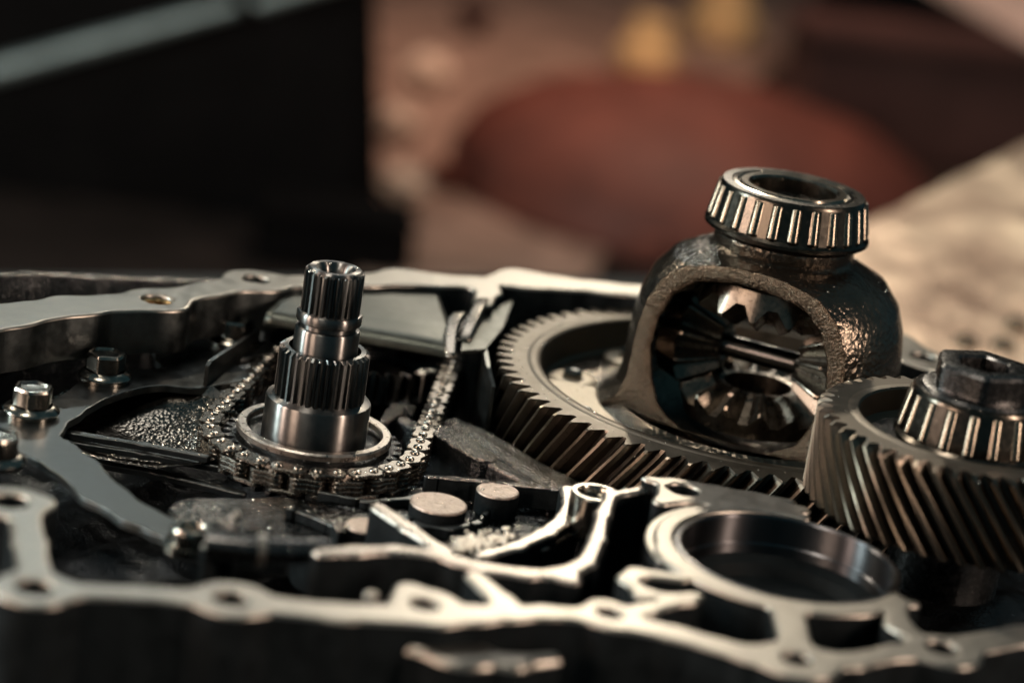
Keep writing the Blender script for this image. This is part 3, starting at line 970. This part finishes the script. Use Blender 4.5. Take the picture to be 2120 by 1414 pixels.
# housing: dome shell cut by two flat windows
outp = [(7.4, -1.55), (6.7, -1.35), (6.2, -0.8), (5.95, 0.2), (5.9, 1.4), (5.85, 2.5), (5.68, 3.7), (5.3, 4.75), (4.65, 5.55), (3.75, 6.0), (3.1, 6.22), (2.82, 6.5), (2.78, 7.4)]
inp = [(1.9, 7.4), (1.9, 5.6), (2.6, 5.55), (3.6, 5.35), (4.3, 5.0), (4.85, 4.2), (5.2, 3.0), (5.3, 1.7), (5.05, 0.3), (4.7, -0.8), (4.0, -1.5), (3.4, -1.75), (1.5, -1.8), (1.5, -2.6), (7.4, -2.6)]
def dense(p, k=3):
    out = []
    for a, c in zip(p, p[1:]):
        out += [(a[0] + (c[0] - a[0]) * i / k, a[1] + (c[1] - a[1]) * i / k) for i in range(k)]
    return out + [p[-1]]
b = B().lathe(dense(outp) + dense(inp), 120, closed=True)
bm = bmesh.new()
vs = [bm.verts.new(v) for v in b.V]
for f in b.F:
    try:
        bm.faces.new([vs[i] for i in f])
    except ValueError:
        pass
bmesh.ops.recalc_face_normals(bm, faces=bm.faces)
WA = radians(-22)
wn = Vector((sin(WA), -cos(WA), 0.0))
rimfaces = 0
bm.faces.layers.int.new('rim')
lay = bm.faces.layers.int['rim']
for sgn, dd in ((1, 3.55), (-1, 3.75)):
    nn = wn * sgn
    # only the dome is cut away: the foot below -1.5 stays
    geom = [f for f in bm.faces] + [e for e in bm.edges] + [v for v in bm.verts]
    r = bmesh.ops.bisect_plane(bm, geom=geom, dist=1e-5, plane_co=nn * dd, plane_no=nn, clear_outer=False)
    bmesh.ops.bisect_plane(bm, geom=bm.faces[:] + bm.edges[:] + bm.verts[:], dist=1e-5, plane_co=(0, 0, -1.5), plane_no=(0, 0, 1))
    bmesh.ops.bisect_plane(bm, geom=bm.faces[:] + bm.edges[:] + bm.verts[:], dist=1e-5, plane_co=(0, 0, 6.2), plane_no=(0, 0, 1))
    dele = [f for f in bm.faces if (f.calc_center_median() - nn * dd).dot(nn) > 1e-4 and -1.5 < f.calc_center_median().z < 6.2]
    bmesh.ops.delete(bm, geom=dele, context='FACES')
bmesh.ops.recalc_face_normals(bm, faces=bm.faces)
for v in bm.verts:
    v.co *= K
me = bpy.data.meshes.new('housing')
for f in bm.faces:
    f.material_index = 1 if f[lay] else 0
    f.smooth = True
bm.to_mesh(me)
bm.free()
me.materials.append(M['iron'])
me.materials.append(M['rim'])
me.set_sharp_from_angle(angle=radians(40))
ho = link('housing', me, df)
# flat sawn rims round the two windows
def window_loop(prof, d):
    h = [(sqrt(r * r - d * d), z) for r, z in prof if r > d]
    return h + [(-w, z) for w, z in reversed(h)]

def ray_out(poly, zc, th):
    c, s_ = cos(th), sin(th)
    best = 0.0
    for (x0, z0), (x1, z1) in zip(poly, poly[1:] + poly[:1]):
        ex, ez = x1 - x0, z1 - z0
        den = c * ez - s_ * ex
        if abs(den) < 1e-9:
            continue
        t_ = (x0 * ez - (z0 - zc) * ex) / den
        u_ = (x0 * s_ - (z0 - zc) * c) / den
        if t_ > 0 and -1e-6 <= u_ <= 1 + 1e-6:
            best = max(best, t_)
    return best

side = Vector((wn.y, -wn.x, 0)) * -1
for sgn, dd in ((1, 3.55), (-1, 3.75)):
    po = window_loop([p for p in dense(outp, 6) if -1.5 <= p[1] <= 6.2], dd)
    pi_ = window_loop([p for p in dense(inp, 6) if -1.5 <= p[1] <= 5.6], dd)
    V, F = [], []
    n = 220
    rings_ = ((1.0, -0.10), (0.97, 0.02), (0.75, 0.05), (0.4, 0.045), (0.05, 0.03), (0.0, -0.08))
    for i in range(n):
        th = 2 * pi * i / n
        ro, ri = ray_out(po, 1.9, th), ray_out(pi_, 1.9, th)
        for f, h in rings_:
            r_ = ri + (ro - ri) * f + random.uniform(-0.012, 0.012)
            q = wn * sgn * (dd + h + random.uniform(-0.008, 0.008)) + side * sgn * (r_ * cos(th)) + Vector((0, 0, 1.9 + r_ * sin(th)))
            V.append(tuple(q))
    k_ = len(rings_)
    for i in range(n):
        F += [(i * k_ + j_, ((i + 1) % n) * k_ + j_, ((i + 1) % n) * k_ + j_ + 1, i * k_ + j_ + 1) for j_ in range(k_ - 1)]
    link('window_rim', mesh_of('window_rim', V, F, M['rim'], 70), df)
# raised lip following the window arch, and the cast spots on the dome
b = B()
b.lathe([(2.9, 6.35), (3.02, 6.6), (3.0, 6.9), (2.8, 7.0)], 64)
link('neck_collar', b.mesh('neck_collar', M['iron']), df)
# bevel gears inside
ZM = 1.6
sg = bevel_gear(14, 3.3, 2.05, ZM - 0.1, radians(60), 0.9, 1.5).mesh('side_gear', M['bevel'], 30)
link('side_gear', sg, df, (0, 0, 0))
o_ = link('side_gear', sg, df, (0, 0, 2 * ZM + 0.55), (pi, 0, radians(9)))
pg = bevel_gear(10, 1.95, 1.0, 0.0, radians(30), 0.62, 0.55).mesh('pinion_gear', M['bevel'], 30)
ax = Vector((cos(WA), sin(WA), 0))
for s_ in (-1, 1):
    o_ = link('pinion_gear', pg, df)
    z_ax = -ax * s_                                   # teeth face the centre
    o_.rotation_euler = z_ax.to_track_quat('Z', 'Y').to_euler()
    o_.location = Vector((0, 0, ZM * K))
b = B().lathe([(0, -5.7), (0.42, -5.7), (0.5, -5.6), (0.5, 5.6), (0.42, 5.7), (0, 5.7)], 40)
o_ = link('cross_shaft', b.mesh('cross_shaft', M['shaft']), df, (0, 0, ZM))
o_.rotation_euler = ax.to_track_quat('Z', 'Y').to_euler()
# boss on the right side of the dome with the lock pin
taper_bearing(df, 7.15, 1.95, 3.42, 3.08, 24, 0.27, 1.85, 2.35)
b = B().lathe([(1.86, 9.05), (1.86, 8.4), (1.5, 8.3), (1.45, 7.2), (0, 7.1)], 64)
link('bore', b.mesh('bore', M['nut']), df)

# ================================================================== transfer gear on the right
GX, GY, GZ = 17.94, -11.5, 3.0
tg = thing('transfer_gear', 'wide dark helical gear at right, topped by a roller bearing and black hex nut', 'gear', (GX, GY, GZ))
b = B()
gear_mesh(b, 50, 5.44, 5.96, 0.0, -3.55, 0.42, 4.75, cham=0.16, layers=8, tip=0.2, root=0.2)
link('helical_gear', two_tone(b.mesh('helical_gear', M['gear'], 28), 5.44, 5.96), tg)
b = B().lathe([(4.8, 0.0), (4.74, 0.025), (4.42, 0.025), (4.34, -0.05), (4.28, -0.9), (4.0, -1.15), (2.4, -1.2), (2.0, -1.0)], 128)
link('gear_rim', b.mesh('gear_rim', M['gear_face']), tg)
b = B().lathe([(4.05, -1.08), (3.2, -1.05), (2.4, -1.1)], 64)
link('web', b.mesh('web', M['sparkle']), tg)
taper_bearing(tg, -0.7, 2.1, 2.85, 2.5, 18, 0.26, 1.4, 2.0)
b = B().lathe([(2.3, 1.38), (2.2, 1.52), (1.9, 1.58), (1.5, 1.58)], 64)
link('washer', b.mesh('washer', M['nut']), tg)
b = B()
hx = hexagon(1.95, 0.42)
n = len(hx)
lv = [(1.0, 1.5), (1.0, 2.42), (0.95, 2.55), (0.84, 2.58)]
V = [(x_ * s_, y_ * s_, z_) for s_, z_ in lv for x_, y_ in hx]
F = []
for l in range(3):
    F += [(l * n + i, l * n + (i + 1) % n, (l + 1) * n + (i + 1) % n, (l + 1) * n + i) for i in range(n)]
ci = len(V)
hole = [(1.12, 2.57), (1.04, 2.48), (1.0, 1.7), (0.0, 1.65)]
for r, z_ in hole:
    V += [(r * cos(atan2(y_, x_)), r * sin(atan2(y_, x_)), z_) for x_, y_ in hx]
F += [(3 * n + i, 3 * n + (i + 1) % n, ci + (i + 1) % n, ci + i) for i in range(n)]
for l in range(len(hole) - 1):
    F += [(ci + l * n + i, ci + l * n + (i + 1) % n, ci + (l + 1) * n + (i + 1) % n, ci + (l + 1) * n + i) for i in range(n)]
link('nut', B().add(V, F).mesh('nut', M['nut'], 25), tg)
b = B().lathe([(1.38, 1.4), (1.38, -1.0), (2.2, -3.4), (2.2, -6.5)], 48)
link('stub_shaft', b.mesh('stub_shaft', M['nut']), tg)

# ================================================================== metal beads added on the parts for oily glints
b = B()
dg = bpy.context.evaluated_depsgraph_get()
dg.update()
tries = 0
count = 0
while count < 1000 and tries < 9000:
    tries += 1
    if tries % 3:
        x, y = random.uniform(-21, 5), random.uniform(-27, 9)
    else:
        x, y = random.uniform(-20, 22), random.uniform(-31, 11)
    hit, loc, nor, _, ob, _ = SC.ray_cast(dg, Vector((x, y, 14)) * K, Vector((0, 0, -1)))
    if not hit or loc.z < -7 * K or nor.z < 0.3 or ob.name.startswith(('workbench', 'hex_head', 'flange', 'plate', 'cover_sheet', 'floor')):
        continue
    big = random.random() < 0.12
    r_ = random.uniform(0.045, 0.08) if big else random.uniform(0.015, 0.04)
    bm = bmesh.new()
    bmesh.ops.create_icosphere(bm, subdivisions=2 if big else 1, radius=r_)
    b.bm(bm, Matrix.Translation(loc / K) @ Matrix.Diagonal((1, 1, 0.6, 1)))
    count += 1
od = link('glint_beads', b.mesh('glint_beads', M['bead'], 180))
od['kind'] = 'stuff'

# ================================================================== surroundings, all far out of focus
bench_m = mat('dark_bench', (0.018, 0.02, 0.021), 0.8, 0.0, 40, [(60, 0.3, 1)], rvar=0.1, cvar=0.4, spec=0.1)
ZB = -9.2
q = [P(px, py, ZB)[:2] for px, py in ((-700, 560), (1560, 575), (1800, 458), (2130, 298), (2500, 115))]
q = [(-90, -75)] + [tuple(v) for v in q] + [(130, -75)]
b = B().prism(q, ZB - 4, ZB)
bench = link('workbench', b.mesh('workbench', bench_m, 20))
bench['kind'] = 'structure'
ZF, FS = -45.0, 1.86                     # things behind the bench stand on the low floor
b = B().box(-400, 400, -80, 560, ZF - 4, ZF)
fo = link('floor', b.mesh('floor', mat('dark_floor', (0.02, 0.014, 0.012), 0.85, 0, 8, cvar=0.4, spec=0.1)))
fo['kind'] = 'structure'
b = B().box(-400, 400, 560, 564, -60, 260)
wl = link('back_wall', b.mesh('back_wall', mat('sooty_wall', (0.05, 0.035, 0.03), 0.8, 0, 6, cvar=0.4)))
wl['kind'] = 'structure'


def PY(px, py, y):
    """place of a photograph point on the upright plane y cm behind the origin"""
    d = FW + RT * ((px - 1060) / FPX) - UP * ((py - 707) / FPX)
    return CAM + d * ((y - CAM[1]) / d[1])


def flat_sheet(name, label, cat, pts, z, th, mt, crumple=0.0):
    q = np.array([P(px, py, z)[:2] for px, py in pts])
    c = q.mean(axis=0)
    t = thing(name, label, cat, (*c, z - th))
    bm = bmesh.new()
    vs = [bm.verts.new((x - c[0], y - c[1], th)) for x, y in q]
    f = bm.faces.new(vs)
    bmesh.ops.triangulate(bm, faces=[f])
    bmesh.ops.subdivide_edges(bm, edges=bm.edges[:], cuts=14, use_grid_fill=True)
    for v in bm.verts:
        v.co.z += crumple * (sin(v.co.x * 0.5 + sin(v.co.y * 0.31)) * cos(v.co.y * 0.37 + 0.4 * v.co.x) + 0.5 * sin(v.co.x * 1.3 - v.co.y * 0.9))
    r = bmesh.ops.extrude_face_region(bm, geom=bm.faces[:])
    for v in r['geom']:
        if isinstance(v, bmesh.types.BMVert):
            v.co.z -= th
    link('sheet', B().bm(bm).mesh('sheet', mt, 60), t)
    return t


# black steel cabinet on the left with a grey rail along it
black = mat('black_paint', (0.0035, 0.003, 0.003), 0.55, 0, 30, cvar=0.3, spec=0.08)
cx_, cy_, _ = P(790, 480, ZF)
cab = thing('tool_cabinet', 'big black steel cabinet blurred at the upper left behind the case', 'cabinet', (cx_, cy_, ZF), (0, radians(-8.8), radians(8)))
b = B().box(-60, 0, 0, 9, -3, 60, bev=0.5)
cab.scale = (FS, FS, FS)
link('cabinet_body', b.mesh('cabinet_body', black), cab)
b = B().box(-59, -1.2, -0.5, 0.2, 0, 55, bev=0.15)
link('door', b.mesh('door', black), cab)
p0, p1 = PY(-20, 150, cy_ - 8) , PY(490, 12, cy_ - 8)
ra = thing('grey_rail', 'long grey steel rail slanting across the upper left corner', 'rail', tuple(p0))
b = B().tube([(0, 0, 0), tuple((p1 - p0) / 2), tuple(p1 - p0)], [1.25, 1.2, 0.9], 20)
link('rail_tube', b.mesh('rail_tube', mat('galvanised_steel', (0.26, 0.30, 0.29), 0.45, 0.6, 40, cvar=0.2)), ra)
for u in (0.1, 0.9):
    q = (p1 - p0) * u
    b = B().tube([tuple(q + np.array([0, 0.8, 0])), tuple(q + np.array([0, 11, 0]))], 0.7, 10)
    link('rail_holder', b.mesh('rail_holder', black), ra)
p0, p1 = PY(530, 8, cy_ - 8), PY(760, -60, cy_ - 8)
ra = thing('grey_rail', 'short grey rail end at the top edge, right of the long slanting rail', 'rail', tuple(p0))
b = B().tube([(0, 0, 0), tuple(p1 - p0)], [0.9, 0.9], 16)
link('rail_tube', b.mesh('rail_tube', bpy.data.materials['galvanised_steel']), ra)
q = (p1 - p0) * 0.8
b = B().tube([tuple(q + np.array([0, 0.3, 0])), tuple(q + np.array([0, 11, 0]))], 0.5, 10)
link('rail_holder', b.mesh('rail_holder', black), ra)
cx_, cy_, _ = P(850, 585, ZF)
lb = thing('black_box', 'low black box blurred between the black cabinet and the tan cloth', 'box', (cx_, cy_, ZF), (0, 0, radians(12)))
b = B().box(-9, 0, 0, 5, 0, 3.0, bev=0.5)
lb.scale = (FS, FS, FS)
link('box_body', b.mesh('box_body', black), lb)
b = B().box(-9.2, 0.2, -0.2, 5.2, 3.0, 3.5, bev=0.2)
link('lid', b.mesh('lid', black), lb)

cloth = mat('tan_cloth', (0.25, 0.17, 0.133), 0.85, 0, 9, [(40, 0.4, 4)], cvar=0.6, spec=0.2)
flat_sheet('tan_cloth', 'pinkish tan cloth spread blurred under and behind the round housing', 'cloth', [(730, -120), (1720, -120), (1640, 110), (1350, 330), (1200, 620), (740, 620)], ZF + 0.5, 0.3, cloth, 0.25)
card = mat('worn_pale_steel', (1.0, 0.67, 0.50), 0.40, 0.7, 9, [(30, 0.5, 8)], rvar=0.18, cvar=0.22, spec=0.5)
flat_sheet('steel_tray', 'pale worn steel tray catching the light behind the gears on the right', 'tray', [(1500, 620), (1810, 452), (2130, 296), (2500, 120), (2500, 760), (1700, 760)], ZB + 1.5, 1.0, card, 0.12)
for px, py, lab in ((2000, 708, 'shiny loose nut out of focus on the steel tray, nearest the differential'), (2078, 716, 'shiny loose nut out of focus on the steel tray, between two others'), (2106, 672, 'shiny loose nut out of focus at the right edge, uppermost of three')):
    p = P(px, py, ZB + 1.8)
    t = thing('loose_nut', lab, 'nut', (p[0], p[1], ZB + 1.5), group='loose nuts on the steel tray')
    b = B().prism(hexagon(0.7), 0.0, 0.6, 0.12)
    link('nut_body', b.mesh('nut_body', M['bolt'], 30), t)
    b = B().lathe([(0.40, 0.5), (0.46, 0.70), (0.36, 0.72), (0.32, 0.5)], 24)
    link('chamfer_ring', b.mesh('chamfer_ring', M['bearing']), t)
flat_sheet('pale_carton', 'pale carton corner at the extreme upper right', 'carton', [(1840, -90), (2280, -90), (2280, 140), (2120, 62)], ZF + 20.8, 1.5, mat('pale_carton_board', (0.72, 0.58, 0.5), 0.8, 0, 12, cvar=0.15), 0.02)

# large round housing, a red haze put into its red-brown paint
red = mat('red_haze_paint', (0.14, 0.042, 0.028), 0.6, 0, 20, [(120, 0.3, 1)], cvar=0.35, spec=0.3)
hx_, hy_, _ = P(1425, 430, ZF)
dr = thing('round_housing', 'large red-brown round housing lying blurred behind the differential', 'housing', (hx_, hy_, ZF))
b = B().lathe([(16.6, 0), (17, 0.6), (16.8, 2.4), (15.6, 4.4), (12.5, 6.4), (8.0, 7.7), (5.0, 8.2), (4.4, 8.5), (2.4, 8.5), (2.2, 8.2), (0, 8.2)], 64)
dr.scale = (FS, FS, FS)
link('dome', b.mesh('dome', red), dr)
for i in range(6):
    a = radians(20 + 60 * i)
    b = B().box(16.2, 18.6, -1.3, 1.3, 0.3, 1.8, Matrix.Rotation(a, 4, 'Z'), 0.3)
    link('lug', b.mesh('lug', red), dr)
dark_red = mat('dark_red_paint', (0.06, 0.029, 0.025), 0.65, 0, 15, cvar=0.3, spec=0.25)
q0 = P(1700, 330, ZF)
cr = thing('dark_crate', 'dark red-brown crate blurred at the upper right', 'crate', tuple(q0), (0, 0, radians(12)))
b = B().box(-2, 46, 0, 8, 0, 9, bev=0.5)
cr.scale = (FS, FS, FS)
link('crate_body', b.mesh('crate_body', dark_red), cr)
b = B().box(-2.6, 46.6, -0.6, 8.6, 9, 10.2, bev=0.3)
link('lid', b.mesh('lid', dark_red), cr)
brass = mat('brass', (0.75, 0.56, 0.28), 0.5, 0.0, 30, cvar=0.2)
for px, py, r, lab in ((1335, 115, 2.4, 'yellow brass fitting blurred at the top, left one of two, nearer the middle'), (1490, 55, 3.0, 'larger yellow brass fitting blurred at the top edge, right one of two')):
    p = P(px, py + 30, ZF + 0.6)
    t = thing('brass_fitting', lab, 'fitting', tuple(p), group='brass fittings on the tan cloth')
    b = B().lathe([(0, 0), (r, 0), (r, r * 0.9), (r * 0.75, r), (r * 0.7, r * 1.8), (r * 0.4, r * 1.9), (0, r * 1.9)], 32)
    t.scale = (FS, FS, FS)
    link('fitting_body', b.mesh('fitting_body', brass), t)
    b = B().prism(hexagon(r * 1.15), r * 0.25, r * 0.8, 0.1)
    link('hex_ring', b.mesh('hex_ring', brass), t)
p = P(975, 75, ZF + 0.6)
t = thing('valve_cap', 'small dark brown valve cap blurred on the tan cloth at the top', 'valve cap', tuple(p))
b = B().lathe([(0, 0), (1.2, 0), (0.9, 0.8), (1.6, 1.6), (1.7, 2.4), (1.1, 3.0), (0, 3.1)], 24)
t.scale = (FS, FS, FS)
link('cap_body', b.mesh('cap_body', dark_red), t)

highlight = mat('pale_highlight', (0.62, 0.50, 0.40), 0.8, 0, 20, cvar=0.2)  # pale balls added to stand for blurred bright spots on the cloth
for px, py, r, lab in ((880, 170, 3.4, 'pale crumpled paper ball on the tan cloth, uppermost of three beside the cabinet'), (822, 268, 2.6, 'pale crumpled paper ball on the tan cloth, middle one of three beside the cabinet'), (830, 405, 2.8, 'pale crumpled paper ball on the tan cloth, lowest of three, near the black box')):
    p = P(px, py, ZF + 1.5)
    bm = bmesh.new()
    bmesh.ops.create_icosphere(bm, subdivisions=3, radius=r)
    for v in bm.verts:
        n_ = v.co.normalized()
        v.co *= 1 + 0.22 * sin(n_.x * 7 + 3 * sin(n_.y * 5)) * cos(n_.z * 6 + n_.y * 4) + random.uniform(-0.05, 0.05)
        v.co.z *= 0.7
    t = thing('highlight_ball', lab, 'highlight', (p[0], p[1], ZF + 1.0 + r * 0.7), group='crumpled paper balls on the cloth', me=B().bm(bm).mesh('highlight_ball', highlight, 20))
